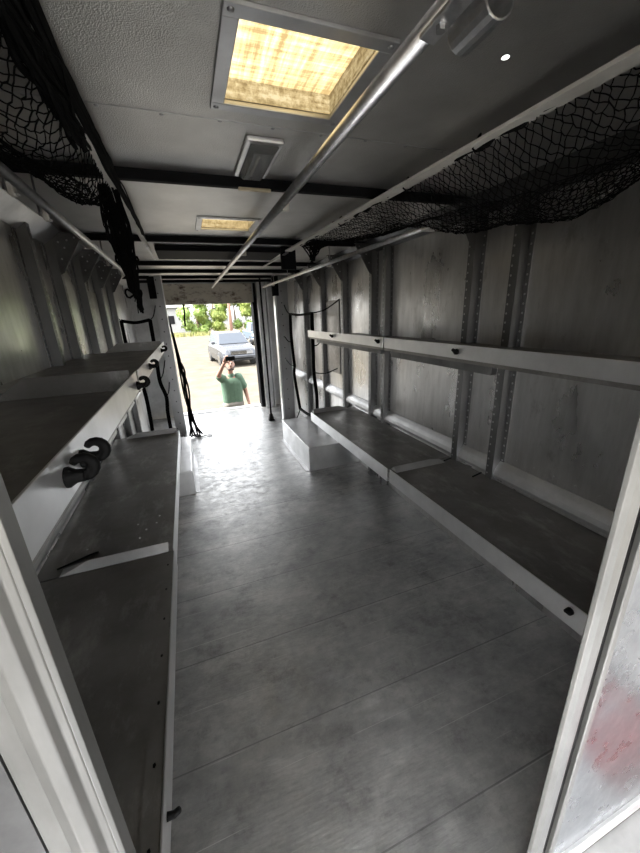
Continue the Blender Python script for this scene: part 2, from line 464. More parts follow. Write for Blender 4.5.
# ------------------------------------------------------------------ skylights and dome light
def skylight(y0, y1, lab):
    x0, x1 = .166, .458
    o = thing('skylight', ((x0 + x1)/2, (y0 + y1)/2, ZC), lab, 'skylight', 'roof skylights')
    f = MB(); b = .028
    z0, z1 = ZC - .008, ZC
    f.box((x0 - b, y0 - b, z0), (x1 + b, y0 + .004, z1)).box((x0 - b, y1 - .004, z0), (x1 + b, y1 + b, z1))
    f.box((x0 - b, y0 + .004, z0), (x0 + .004, y1 - .004, z1)).box((x1 - .004, y0 + .004, z0), (x1 + b, y1 - .004, z1))
    f.build('frame', M['alu_dull'], o, bevel=.002)
    zt = ZC + .05
    bm = bmesh.new()
    lo = [bm.verts.new(p) for p in ((x0, y0, ZC + .004), (x1, y0, ZC + .004), (x1, y1, ZC + .004), (x0, y1, ZC + .004))]
    hi = [bm.verts.new((v.co.x, v.co.y, zt)) for v in lo]
    for k in range(4): bm.faces.new((lo[k], lo[(k+1) % 4], hi[(k+1) % 4], hi[k]))
    bm.faces.new(hi)
    w = MB(); w.bm.free(); w.bm = bm
    w.build('panel', M['fibreglass'], o)
    for x in (x0 - b/2, x1 + b/2):
        for y in (y0 - b/2, y1 + b/2):
            MB().ball((x, y, z0), .007, 2, (1, 1, .5)).build('screw', M['steel_bolt'], o)
skylight(.810, 1.094, 'large nearest skylight with tan fibreglass panel and grey screwed frame')
skylight(2.215, 2.475, 'small-looking farther skylight beyond the first black ceiling bar')

def dome_light():
    o = thing('dome_light', (.31, 1.40, ZC), 'grey rectangular ceiling lamp with clear lens beside the first black bar', 'lamp')
    x0, x1, y0, y1 = .250, .370, 1.245, 1.545
    MB().box((x0, y0, ZC - .016), (x1, y1, ZC)).build('base', M['alu'], o, bevel=.006)
    MB().hexa([(x0+.012, y0+.012, ZC-.016), (x1-.012, y0+.012, ZC-.016), (x1-.012, y1-.012, ZC-.016), (x0+.012, y1-.012, ZC-.016),
               (x0+.028, y0+.03, ZC-.034), (x1-.028, y0+.03, ZC-.034), (x1-.028, y1-.03, ZC-.034), (x0+.028, y1-.03, ZC-.034)]).build('lens', M['lens'], o, bevel=.006, seg=3)
    MB().tube([(.30, 1.31, ZC-.024), (.30, 1.48, ZC-.024)], .006, 10).build('bulb', M['white_metal'], o, smooth=True)
dome_light()

# ------------------------------------------------------------------ black roof bows
bars = [(1.60, 'nearest black ceiling bar, just behind the dome lamp'),
        (2.72, 'black ceiling bar just beyond the farther skylight'),
        (3.86, 'black ceiling bar just behind the wide black ceiling panel'),
        (4.46, 'third black ceiling bar from the rear door'),
        (5.08, 'second black ceiling bar from the rear door'),
        (5.62, 'rearmost black ceiling bar above the door header')]
for y, lab in bars:
    tag(MB().box((XL + .01, y - .014, ZC - .036), (XR - .01, y + .014, ZC)).build('ceiling_bar', M['blacksteel'], bevel=.003), lab, 'bar', 'black ceiling bars')
tag(MB().box((-.13, 3.02, ZC - .04), (.82, 3.44, ZC - .004)).box((-.13, 3.05, ZC - .006), (-.05, 3.4, ZC)).box((.74, 3.05, ZC - .006), (.82, 3.4, ZC))
    .box((.80, 2.98, ZC - .17), (.92, 3.02, ZC)).build('ceiling_panel', M['blacksteel'], bevel=.004), 'wide black steel panel hung under the roof between bars', 'panel')

# ------------------------------------------------------------------ wall posts
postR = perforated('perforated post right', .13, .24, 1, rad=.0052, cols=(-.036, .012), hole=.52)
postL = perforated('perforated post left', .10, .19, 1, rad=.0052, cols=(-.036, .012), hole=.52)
def wall_post(side, y, gusset, lab, group, zb=0.0):
    # zb: foot of the post; the nearest right pair stands on the shelf
    x = XR if side > 0 else XL
    s = -side
    o = thing('wall_post', (x, y, zb), lab, 'post', group)
    poly = [(x, y-.048), (x + s*.004, y-.048), (x + s*.004, y-.026), (x + s*.05, y-.022), (x + s*.05, y+.022), (x + s*.004, y+.026), (x + s*.004, y+.048), (x, y+.048)]
    MB().prism(poly, 2, zb, 2.0).build('channel', postR, o, loc=(x, y, zb))
    for k in range(3):
        pass
    if gusset:
        g = MB().prism([(x + s*.05, 2.0), (x + s*.19, 2.0), (x + s*.19, 1.972), (x + s*.07, 1.785), (x + s*.05, 1.775)], 1, y - .024, y - .019)
        g.box((x + s*.05, y - .024, 1.995), (x + s*.19, y + .024, 2.0))
        g.build('gusset', M['gusset'], o)
        for q, z in ((.075, 1.95), (.10, 1.92), (.075, 1.86), (.12, 1.96), (.16, 1.975)):
            MB().ball((x + s*q, y - .0245, z), .006, 1).build('bolt', M['galv'], o)
    return o
gr, gl = 'right wall posts', 'left wall posts'
wall_post(1, 1.32, False, 'nearest right wall post, plain, without a gusset', gr, .58)
wall_post(1, 1.60, True, 'right wall post under the nearest black ceiling bar', gr, .58)
wall_post(1, 2.48, False, 'right wall post, plain one of the close pair near the shelf joint', gr)
wall_post(1, 2.70, True, 'right wall post with gusset, farther of the close pair', gr)
wall_post(1, 3.27, True, 'right wall post with gusset just behind the lower shelf end', gr)
wall_post(1, 3.86, True, 'right wall post with gusset beside the strap frame', gr)
wall_post(1, 4.48, True, 'farthest right wall post behind the strap frame', gr)
wall_post(-1, 2.28, False, 'nearest left wall post, plain, without a gusset', gl)
wall_post(-1, 2.66, True, 'left wall post with the largest-looking gusset', gl)
wall_post(-1, 3.20, True, 'second gusseted left wall post', gl)
wall_post(-1, 3.75, True, 'third gusseted left wall post behind the dark wall panel', gl)
wall_post(-1, 4.32, True, 'farthest left wall post near the hanging strap frame', gl)
# side panels on the walls
tag(MB().box((XR - .012, 3.44, .86), (XR, 3.80, 1.62)).build('wall_panel', M['blacksteel' if 0 else 'deck'], bevel=.004), 'grey rectangular patch panel on the right wall between posts', 'panel')
tag(MB().box((XL, 3.28, .9), (XL + .012, 3.68, 1.74)).build('wall_panel', M['deck'], bevel=.004), 'grey rectangular patch panel on the left wall between posts', 'panel')
# rear uprights
perf2 = perforated('perforated rear upright', .36, .52, 0, pitch=.15, rad=.008, cols=(.0,), hole=.06)
def rear_post(x0, x1, y, xf0, xf1, lab):
    o = thing('rear_upright', ((x0+x1)/2, y, 0), lab, 'post', 'rear uprights')
    MB().box((x0, y, 0), (x1, y + .006, 2.0)).build('web', perf2, o, loc=((x0+x1)/2, y, 0))
    MB().box((xf0, y - .03, 0), (xf1, y + .07, 2.0)).build('flange', M['alu_bright'], o, bevel=.002)
    MB().box((x0 - .03, y - .035, 1.74), (x0 + .05, y + .03, 1.985)).build('top_bracket', M['blacksteel'], o, bevel=.003)
    return o
rear_post(-.325, -.195, 4.9, -.203, -.193, 'tall perforated upright left of the rear doorway')
rear_post(1.185, 1.365, 4.9, 1.175, 1.20, 'tall upright with bright flange right of the rear doorway')

# wheel boxes
for a, b, lab in (((.952, 3.008, 0), (XR, 4.05, .252), 'aluminium wheel box on the right, under the end of the shelf'),
                  ((XL, 3.007, 0), (-.128, 4.02, .228), 'aluminium wheel box on the left, mostly hidden by the shelf')):
    o = thing('wheel_box', ((a[0]+b[0])/2, (a[1]+b[1])/2, 0), lab, 'wheel box', 'wheel boxes')
    MB().box(a, b).build('box', M['alu'], o, bevel=.005)
    xi = a[0] if a[0] > 0 else b[0]; s = -1 if a[0] > 0 else 1
    MB().box((xi, a[1] + .02, 0), (xi + s*.035, b[1] - .02, .004)).build('floor_flange', M['alu_dull'], o)

# ------------------------------------------------------------------ shelves
def hook(parent, x, y, z, s=1, n='hook'):
    m = MB()
    # flared round foot, then a horn that rises and curls back over itself
    m.tube([(x, y, z), (x + s*.004, y, z), (x + s*.012, y, z), (x + s*.022, y, z)], [.0145, .0145, .0095, .0088], 16)
    c = []
    for k in range(11):
        a = -PI/2 + k / 10 * 1.35 * PI
        c.append((x + s*(.022 + .0125 * math.cos(a)), y, z + .0125 + .0125 * math.sin(a)))
    m.tube(c, [.0088] * 4 + [.0084, .008, .0075, .007, .0065, .006, .0045], 12)
    return m.build(n, M['rubber'], parent, smooth=True)
def knob(parent, x, y, z, s=-1):
    m = MB().tube([(x, y, z), (x + s*.008, y, z), (x + s*.012, y, z + .002), (x + s*.024, y, z + .01)], [.012, .012, .008, .006], 12)
    return m.build('hook', M['rubber'], parent, smooth=True)
def shelf(lab, group, side, xf, y0, y1, zt, lip, drop, end0, end1, lipmat):
    """side -1: left wall. xf: aisle face of the lip; zt: lip top; drop: deck below lip top"""
    xw = XL + .002 if side < 0 else XR - .052
    if side < 0: xw = XL + .052
    s = 1 if side < 0 else -1          # direction from wall to aisle
    o = thing('shelf', ((xf + xw)/2, (y0+y1)/2, zt - lip), lab, 'shelf', group)
    zd = zt - drop
    xw2 = XL if side < 0 else XR
    d = MB().box((xw2 + s*.037 if zd < .8 else xw2, y0, zd - .02), (xf - s*.004, y1, zd))
    d.build('deck', M['deck'], o)
    MB().prism([(xf, zt), (xf - s*.004, zt), (xf - s*.004, zt - lip + .004), (xf - s*.03, zt - lip + .004), (xf - s*.03, zt - lip), (xf, zt - lip)], 1, y0 + .004, y1 - .004).build('front_lip', lipmat, o, bevel=.001)
    def flange(y, h, w, inc):
        a, b = (xw2 + s*.12, xf - s*.02)
        m = MB().hexa([(a, y - w/2, zd), (b, y - w/2, zd), (b, y + w/2, zd), (a, y + w/2, zd),
                       (a + s*.09, y + inc, zd + h), (b, y + inc, zd + h), (b, y + inc + .003, zd + h), (a + s*.09, y + inc + .003, zd + h)])
        return m.build('end_flange', M['alu_dull'] if zt < .8 else M['deck'], o)
    if end1: flange(y1 - .02, *end1)
    if end0: flange(y0 + .02, *end0)
    return o
LB = 'left wall lower shelves'; LU = 'left wall upper shelves'; RB = 'right wall lower shelves'; RU = 'right wall upper shelves'
s1 = shelf('dark lower left shelf nearest the camera with a scratched deck', LB, -1, -.174, .36, 1.345, .60, .085, .006, None, None, M['alu'])
hk = MB().tube([(-.174, .505, .565), (-.160, .505, .563), (-.150, .505, .570)], [.008, .007, .006], 10).build('hook', M['rubber'], s1, smooth=True)
for k in range(7): MB().ball((-.197, .45 + k * .135, .596), .004, 1, (1, 1.6, .4)).build('rivet', M['rubber'], s1)
MB().box((-.215, .37, .594), (-.18, 1.33, .5965)).build('deck_hem', M['deck'], s1)
s2 = shelf('lower left shelf beyond the joint, reaching to the wheel box', LB, -1, -.178, 1.355, 3.055, .60, .085, .006, (.028, .05, .0), (.035, .04, .0), M['alu_bright'])
for x, y in ((-.32, 1.50), (-.30, 1.56), (-.34, 1.62), (-.26, 1.60), (-.25, 1.66), (-.52, 1.50)): MB().ball((x, y, .595), .005, 1, (1, 1, .4)).build('rivet', M['galv'], s2)
MB().tube([(-.60, 1.40, .598), (-.50, 1.45, .598), (-.47, 1.46, .598)], .004, 6).build('deck_slot', M['rubber'], s2)
s3 = shelf('upper left shelf nearest the camera with two black hooks on its lip', LU, -1, -.180, .34, 1.325, 1.337, .066, .055, None, (.062, .006, .0), M['alu_bright'])
hook(s3, -.180, .52, 1.302); hook(s3, -.180, .595, 1.300)
hook(s3, -.180, 1.285, 1.293)
s4 = shelf('upper left shelf beyond the joint, ending at the far posts', LU, -1, -.176, 1.335, 2.985, 1.337, .066, .055, None, (.062, .006, .0), M['alu_bright'])
hook(s4, -.176, 1.70, 1.305); hook(s4, -.176, 2.55, 1.305)
s5 = shelf('lower right shelf nearest the camera with a black knob near its end', RB, 1, 1.012, .38, 1.635, .60, .085, .006, None, (.026, .06, .0), M['alu_bright'])
knob(s5, 1.012, .545, .572)
s6 = shelf('lower right shelf beyond the joint, over the wheel box', RB, 1, 1.005, 1.645, 3.055, .60, .085, .006, None, (.035, .05, .0), M['alu_bright'])
for yy in (1.345, 1.615):
    pass
s7 = shelf('upper right shelf nearest the camera with one black knob', RU, 1, 1.020, .36, 1.738, 1.356, .056, .05, None, None, M['alu_bright'])
knob(s7, 1.020, 1.156, 1.328)
MB().box((1.07, 1.02, 1.245), (1.10, 1.737, 1.306)).build('support_angle', M['gusset'], s7, bevel=.002)
s8 = shelf('upper right shelf beyond the joint with two black knobs', RU, 1, 1.018, 1.752, 3.065, 1.356, .056, .05, None, None, M['alu_bright'])
knob(s8, 1.018, 1.79, 1.332); knob(s8, 1.018, 2.477, 1.331)
MB().box((1.07, 1.86, 1.25), (1.10, 2.98, 1.306)).build('support_angle', M['gusset'], s8, bevel=.002)
MB().box((1.014, 1.741, 1.300), (1.0185, 1.765, 1.357)).build('joint_plate', M['alu'], s8, bevel=.001)
# black slot marks where shelf brackets meet the right posts
for p_, y in ((s5, 1.36), (s5, 1.60)):
    MB().tube([(1.38, y, .598), (1.46, y + .02, .598)], .004, 6).build('deck_slot', M['rubber'], p_)
# small dark blocks by the wheel boxes
tag(MB().box((-.68, 3.12, .228), (-.56, 3.30, .36)).build('stop_block', M['blacksteel'], bevel=.01), 'small dark block on the left wheel box behind the shelf end', 'block')
tag(MB().box((1.36, 3.42, .252), (1.48, 3.60, .33)).build('stop_block', M['blacksteel'], bevel=.01), 'small dark block on the right wheel box behind the shelf end', 'block')

# ------------------------------------------------------------------ pipes and their hangers
def pipe(lab, a, b, r, hangs, grp, fit=False):
    a, b = Vector(a), Vector(b)
    o = thing('pipe_rail', a.lerp(b, .5), lab, 'pipe', grp)
    MB().tube([a, b], r, 20).build('pipe', M['galv'], o, smooth=True)
    for y, dx in hangs:
        p = a.lerp(b, (y - a.y) / (b.y - a.y))
        h = MB()
        h.tube([(p.x + dx, p.y + .03, ZC - .036), (p.x + dx, p.y + .01, p.z + .0), (p.x + dx*.3, p.y, p.z - r - .004)], .0035, 8)
        h.build('hanger_rod', M['steel_bolt'], o, smooth=True)
        c = MB().box((p.x - .012 + dx*.5, p.y - .012, p.z - r - .006), (p.x + .012 + dx*.7, p.y + .012, p.z + .012))
        c.build('clip', M['white_metal'], o, bevel=.003)
    return o
pc = pipe('centre galvanised pipe rail running from front to rear below the roof', (.428, .40, 1.922), (.444, 5.70, 1.922), .0165, ((1.57, .03), (2.69, .03), (3.83, .03), (4.43, .03), (5.05, .03)), 'galvanised pipe rails')
pl_ = pipe('left galvanised pipe rail along the left wall posts', (-.345, .42, 1.85), (-.380, 3.52, 1.85), .0135, ((1.30, -.05), (1.57, -.05), (2.69, -.05), (3.3, -.05)), 'galvanised pipe rails')
pr_ = pipe('right galvanised pipe rail running to the rear right upright', (1.086, 1.47, 1.85), (1.03, 4.86, 1.85), .0135, ((2.69, .04), (3.83, .04), (4.43, .04)), 'galvanised pipe rails')
MB().box((1.06, 1.44, 1.832), (1.13, 1.50, 1.868)).build('end_clamp', M['galv'], pr_, bevel=.006)
MB().box((.27, 1.583, ZC - .046), (.40, 1.60, ZC - .034)).build('tape_wrap', plain('yellowed tape', (.55, .47, .33), .6), pc, bevel=.004)
# clamp fitting at the near end of the centre pipe
ft = MB()
ft.hexa([(.405, .44, 1.899), (.433, .44, 1.895), (.433, .60, 1.895), (.405, .60, 1.899), (.405, .44, 1.905), (.433, .44, 1.901), (.433, .60, 1.901), (.405, .60, 1.905)])
ft.build('clamp_strap', M['galv'], pc, bevel=.002)
for y in (.50, .565):
    MB().tube([(.419, y, 1.899), (.419, y, 1.891)], .0075, 6).build('bolt', M['steel_bolt'], pc)
cup = MB()
n = 20; R0, R1 = .026, .0225
ang = [PI * .9 + 2*PI*k/n for k in range(n + 1)]
outer = [(.456 + R0*math.cos(a), 1.893 + R0*math.sin(a)) for a in ang[:-1]]
inner = [(.456 + R1*math.cos(a), 1.893 + R1*math.sin(a)) for a in ang[:-1]]
for (yy0, yy1) in ((.49, .565),):
    A = [cup.bm.verts.new((x, yy0, z)) for x, z in outer]; B = [cup.bm.verts.new((x, yy1, z)) for x, z in outer]
    C_ = [cup.bm.verts.new((x, yy0, z)) for x, z in inner]; D = [cup.bm.verts.new((x, yy1, z)) for x, z in inner]
    for k in range(n):
        l = (k+1) % n
        cup.bm.faces.new((A[k], A[l], B[l], B[k])); cup.bm.faces.new((C_[k], D[k], D[l], C_[l]))
        cup.bm.faces.new((A[k], C_[k], C_[l], A[l])); cup.bm.faces.new((B[k], B[l], D[l], D[k]))
cup.build('clamp_ring', M['galv'], pc, bevel=.002)

# net support strips
def strip(lab, a, b, w, mat):
    a, b = Vector(a), Vector(b); d = Vector((w/2, 0, 0)); u = Vector((0, 0, .005))
    return tag(MB().hexa([a-d-u, a+d-u, b+d-u, b-d-u, a-d+u, a+d+u, b+d+u, b-d+u]).build('net_strip', mat, bevel=.001), lab, 'strip', 'net hanging strips')
strip('pale flat metal strip holding the left cargo net', (-.178, .40, 1.95), (-.160, 2.62, 1.95), .026, M['white_metal'])
strip('pale flat metal strip holding the right cargo net', (.905, .40, 1.95), (.80, 2.78, 1.95), .05, M['white_metal'])
strip('short bright rail piece beyond the left net strip', (-.16, 2.72, 1.95), (-.155, 3.35, 1.96), .016, M['galv'])
strip('short bright rail piece beyond the right net strip', (.815, 2.86, 1.95), (.83, 3.9, 1.97), .018, M['galv'])

# ------------------------------------------------------------------ cargo nets
def curve(pts, n=6):
    pts = [Vector(p) for p in pts]; out = []
    for i in range(len(pts) - 1):
        p0, p1, p2, p3 = pts[max(i-1, 0)], pts[i], pts[i+1], pts[min(i+2, len(pts)-1)]
        for k in range(n):
            t_ = k / n
            out.append(.5 * ((2*p1) + (p2-p0)*t_ + (2*p0-5*p1+4*p2-p3)*t_**2 + (3*p1-p0-3*p2+p3)*t_**3))
    out.append(pts[-1]); return out
def net_mesh(P, nu, nv, r, jit, mb, ulen=1, sides=4):
    pts = {}
    for i in range(nu * 2 + 1):
        for j in range(nv * 2 + 1):
            if (i + j) % 2: continue
            p = Vector(P(i / (nu*2), j / (nv*2)))
            p += Vector((random.uniform(-1, 1), random.uniform(-1, 1), random.uniform(-1, 1))) * jit
            pts[i, j] = p
    for (i, j), p in pts.items():
        for dj in (1, -1):
            q = pts.get((i + 1, j + dj))
            if q is not None:
                mid = (p + q) / 2 + Vector((random.uniform(-1, 1), random.uniform(-1, 1), random.uniform(-1.6, .6))) * jit * .6
                mb.tube([p, mid, q], r, sides, cap=False)
    return pts
def sm(t): return t * t * (3 - 2 * t)
def lerp_tab(tab, t):
    for (a, va), (b, vb) in zip(tab, tab[1:]):
        if t <= b: return va + (vb - va) * sm((t - a) / (b - a))
    return tab[-1][1]
def cargo_net(lab, P, nu, nv, r, borders):
    o = thing('cargo_net', P(.5, .5), lab, 'net', 'cargo nets')
    mb = MB(); net_mesh(P, nu, nv, r, .0045, mb); mb.build('mesh', M['cord'], o)
    for pts, rr in borders:
        MB().tube(pts, rr, 8).build('border_rope', M['cord'], o, smooth=True)
    return o
def PR(u, v):
    y = .42 + 2.15 * u
    xs = .905 - .105 * (y - .4) / 2.38 + .01
    sag = lerp_tab([(.0, .05), (.13, .12), (.22, .20), (.36, .165), (.6, .06), (.85, .03), (1, .03)], u)
    wid = lerp_tab([(0, .55), (.4, .52), (.7, .38), (1, .16)], u)
    v2 = v
    x = xs + wid * v2
    z = 1.955 - sag * math.sin(PI * v2) - .012 * v2 + .006 * math.sin(u * 19 + v * 4)
    return (x, y, z)
def rope(P, v, n, wob, off=(0, 0, 0)):
    out = []
    for k in range(n + 1):
        p = Vector(P(k / n, v)) + Vector(off) + Vector((math.sin(k * 1.7) * wob, 0, math.cos(k * 2.3) * wob))
        out.append(p)
    return out
nr = cargo_net('black knotted cargo net sagging along the right wall', PR, 84, 20, .0014,
          [(rope(PR, 0, 60, .005), [.007 + .003 * abs(math.sin(k * .9)) for k in range(61)]), (rope(PR, 1, 40, .004), .0018)])
m = MB()
for k in range(16):
    a = random.uniform(0, 2*PI); q = random.uniform(.02, .09)
    top = Vector((.93 + q * math.cos(a), 2.58 + .02 * math.sin(a), 1.955))
    m.tube([top, top.lerp(Vector((.93, 2.6, 1.88)), .6) + Vector((random.uniform(-.02, .02), 0, 0)), (.925 + random.uniform(-.02, .02), 2.6, 1.86 + random.uniform(-.02, .03))], .005, 5)
m.build('gathered_end', M['cord'], nr)
tl = []
for p0 in ((.885, .98), (.875, 1.33), (.85, 1.9)):
    pts = [(p0[0] + .018 * math.cos(a), p0[1] + .012 * math.sin(a * 2), 1.955 + .02 * math.sin(a)) for a in [2*PI*k/10 for k in range(11)]]
    MB().tube(pts, .003, 6).build('tie', M['cord'], nr)
def PL(u, v):
    y = .36 + 1.22 * u
    xs = -.180
    sag = lerp_tab([(0, .02), (.35, .05), (.6, .10), (.8, .12), (.92, .09), (1, .04)], u)
    wid = lerp_tab([(0, .46), (.5, .36), (.77, .19), (1, .07)], u)
    x = xs - wid * v
    z = 1.955 - sag * math.sin(PI * v ** .6) - .01 * v + .004 * math.sin(u * 15 + v * 3)
    return (x, y, z)
nl = cargo_net('black knotted cargo net bunched along the left strip near the camera', PL, 40, 17, .0015, [(rope(PL, 1, 30, .004), .004)])
def bunch(name, y0, y1, n, spread, cx, cz, parent, rnd):
    m = MB()
    for k in range(n):
        ox, oz = rnd.gauss(0, spread), rnd.gauss(0, spread * .7)
        ya, yb = y0 + rnd.random() * .25 * (y1 - y0), y1 - rnd.random() * .25 * (y1 - y0)
        pts = []
        N = 14
        for i in range(N + 1):
            ox += rnd.gauss(0, spread * .45); oz += rnd.gauss(0, spread * .35); ox *= .85; oz *= .85
            pts.append((cx + ox, ya + (yb - ya) * i / N, cz + oz))
        m.tube(curve(pts, 3), rnd.choice((.0022, .003, .0045, .006)), 5)
    return m.build(name, M['cord'], parent)
rb = random.Random(3)
bunch('bunched_edge', .38, 1.24, 46, .0135, -.179, 1.930, nl, rb)
bunch('gathered_edge', .40, 2.5, 20, .009, -.150, 1.955, nl, rb)
# gathered net hanging from the left strip
tail = thing('net_bundle', (-.15, 1.62, 1.55), 'gathered black netting hanging down from the left strip', 'net')
m = MB()
for k in range(46):
    a = random.uniform(0, 2*PI); q = random.random()
    r0 = .034 * math.sqrt(q)
    pts = []
    for i in range(9):
        t_ = i / 8
        rad = r0 * (1 + .5 * math.sin(PI * min(1, t_ * 1.25)) - .45 * t_)
        aa = a + t_ * random.uniform(-.5, .5)
        pts.append((-.188 + rad * math.cos(aa) + .022 * t_ + .006 * random.uniform(-1, 1), 1.60 + rad * math.sin(aa) + .02 * t_, 1.955 - (.38 + .05 * math.cos(a)) * t_))
    m.tube(pts, random.choice((.0022, .003, .004)), 5)
m.build('strands', M['cord'], tail)
for z, rr in ((1.72, .048), (1.60, .036)):
    pts = [(-.172 + rr * math.cos(b_) * .8, 1.615 + rr * math.sin(b_) * .6, z + .015 * math.sin(b_ * 2)) for b_ in [2*PI*k/14 for k in range(15)]]
    MB().tube(pts, .004, 6).build('wrap_cord', M['cord'], tail)

# ------------------------------------------------------------------ strap frames at the rear
def ribbon(mb, pts, w, t, nrm):
    n = Vector(nrm).normalized(); pts = [Vector(p) for p in pts]; rows = []
    for i, p in enumerate(pts):
        d = (pts[min(i+1, len(pts)-1)] - pts[max(i-1, 0)]).normalized(); s_ = d.cross(n).normalized() * w / 2
        rows.append([mb.bm.verts.new(p + a + b) for a, b in ((-s_, -n*t/2), (s_, -n*t/2), (s_, n*t/2), (-s_, n*t/2))])
    for a, b in zip(rows, rows[1:]):
        for k in range(4): mb.bm.faces.new((a[k], a[(k+1) % 4], b[(k+1) % 4], b[k]))
    mb.bm.faces.new(rows[0]); mb.bm.faces.new(rows[-1][::-1])
sr = thing('strap_net', (1.30, 4.2, .3), 'black webbing strap frame tied beside the right wall', 'strap net', 'strap frames')
NR = (1, .05, 0)
for nm, pts in (('side_strap', [(1.30, 4.60, 1.50), (1.30, 4.62, 1.2), (1.30, 4.55, .84), (1.30, 4.58, .7), (1.30, 4.40, .26)]),
                ('side_strap', [(1.31, 3.77, 1.50), (1.31, 3.78, 1.1), (1.30, 3.76, .85), (1.30, 3.70, .62), (1.30, 3.70, .43), (1.30, 3.72, .30)]),
                ('top_strap', [(1.30, 4.61, 1.50), (1.305, 4.2, 1.485), (1.31, 3.76, 1.50)]),
                ('bottom_strap', [(1.30, 4.41, .27), (1.30, 4.1, .275), (1.30, 3.71, .31)])):
    mb = MB(); ribbon(mb, curve(pts), .022 if nm == 'side_strap' else .026, .034 if nm == 'side_strap' else .026, NR); mb.build(nm, M['cord'], sr)
for a, b in (((1.30, 4.60, 1.50), (1.30, 4.88, 1.62)), ((1.31, 3.77, 1.50), (1.44, 3.30, 1.62)), ((1.30, 4.55, .84), (1.28, 4.88, .88)),
             ((1.30, 3.76, .85), (1.45, 3.42, .93)), ((1.30, 4.6, 1.15), (1.28, 4.88, 1.2)), ((1.31, 3.78, 1.15), (1.45, 3.85, 1.22)), ((1.30, 4.40, .26), (1.24, 4.55, .05))):
    a, b = Vector(a), Vector(b)
    MB().tube(curve([a, a.lerp(b, .5) + Vector((0, 0, -.03)), b], 5), .006, 6).build('tie_cord', M['cord'], sr, smooth=True)
sl = thing('strap_net', (-.5, 4.5, .1), 'black webbing strap frame hanging left of the left rear upright', 'strap net', 'strap frames')
NL = (.05, 1, 0); yL = 4.55
for nm, pts in (('side_strap', [(-.665, yL, 1.50), (-.66, yL, 1.2), (-.60, yL, .95), (-.565, yL, .6), (-.57, yL, .16)]),
                ('side_strap', [(-.37, yL, 1.50), (-.375, yL, 1.1), (-.385, yL, .8), (-.345, yL, .60), (-.36, yL, .40), (-.36, yL, .16)]),
                ('top_strap', [(-.665, yL, 1.50), (-.52, yL, 1.475), (-.37, yL, 1.50)]),
                ('bottom_strap', [(-.575, yL, .17), (-.47, yL, .165), (-.355, yL, .18)])):
    mb = MB(); ribbon(mb, curve(pts), .042 if nm == 'side_strap' else .035, .006, NL); mb.build(nm, M['cord'], sl)
for a, b in (((-.665, yL, 1.50), (-.69, 4.38, 1.66)), ((-.37, yL, 1.50), (-.31, 4.89, 1.66)), ((-.385, yL, .80), (-.31, 4.88, 1.0)),
             ((-.345, yL, .60), (-.30, 4.89, .72)), ((-.36, yL, .17), (-.3, 4.85, .1))):
    a, b = Vector(a), Vector(b)
    MB().tube(curve([a, a.lerp(b, .5) + Vector((0, 0, -.04)), b], 5), .006, 6).build('tie_cord', M['cord'], sl, smooth=True)
# loose straps dangling on the rear left upright
ds = thing('hanging_straps', (-.04, 4.72, 0), 'tangle of loose black straps hanging to the floor by the left rear upright', 'straps')
for k in range(6):
    x0 = -.175 + .012 * k
    mb = MB()
    pts = [(x0, 4.80, 1.45 - .12 * k), (x0 + .02 + .012 * math.sin(k * 2), 4.76, 1.05 - .05 * k), (x0 + .03 + .02 * math.sin(k * 1.3), 4.72, .6), (x0 + .04 + .025 * math.cos(k * 1.9), 4.70, .25), (x0 + .02 + .02 * k, 4.68, .02)]
    ribbon(mb, curve(pts), .022, .004, (.3 * math.sin(k), 1, .0)); mb.build('strap', M['cord'], ds)
mb = MB(); mb.tube(curve([(-.10, 4.66, .012), (-.02, 4.60, .014), (.06, 4.63, .012), (.12, 4.60, .012)]), .008, 6)
mb.tube(curve([(-.22, 4.70, .02), (-.16, 4.62, .03), (-.08, 4.68, .02), (-.02, 4.64, .015)]), .012, 6); mb.build('strap_end', M['cord'], ds)
# load bar by the right rear upright
lb = thing('load_bar', (1.005, 4.94, 0), 'thin black load bar standing with a wide foot left of the right rear upright', 'bar')
MB().tube([(1.005, 4.94, .04), (1.005, 4.94, 1.97)], .012, 12).build('pole', M['black'], lb, smooth=True)
MB().hexa([(.962, 4.90, 0), (1.048, 4.90, 0), (1.048, 4.98, 0), (.962, 4.98, 0), (.985, 4.92, .10), (1.025, 4.92, .10), (1.025, 4.96, .10), (.985, 4.96, .10)]).build('foot', M['rubber'], lb, bevel=.008)
# pull strap on the header
mb = MB(); ribbon(mb, curve([(.01, 5.895, 1.70), (.012, 5.89, 1.6), (.0, 5.89, 1.5), (-.008, 5.89, 1.38)]), .025, .004, (.4, 1, 0))
tag(mb.build('pull_strap', M['cord']), 'short dark pull strap hanging from the rusty header', 'strap')

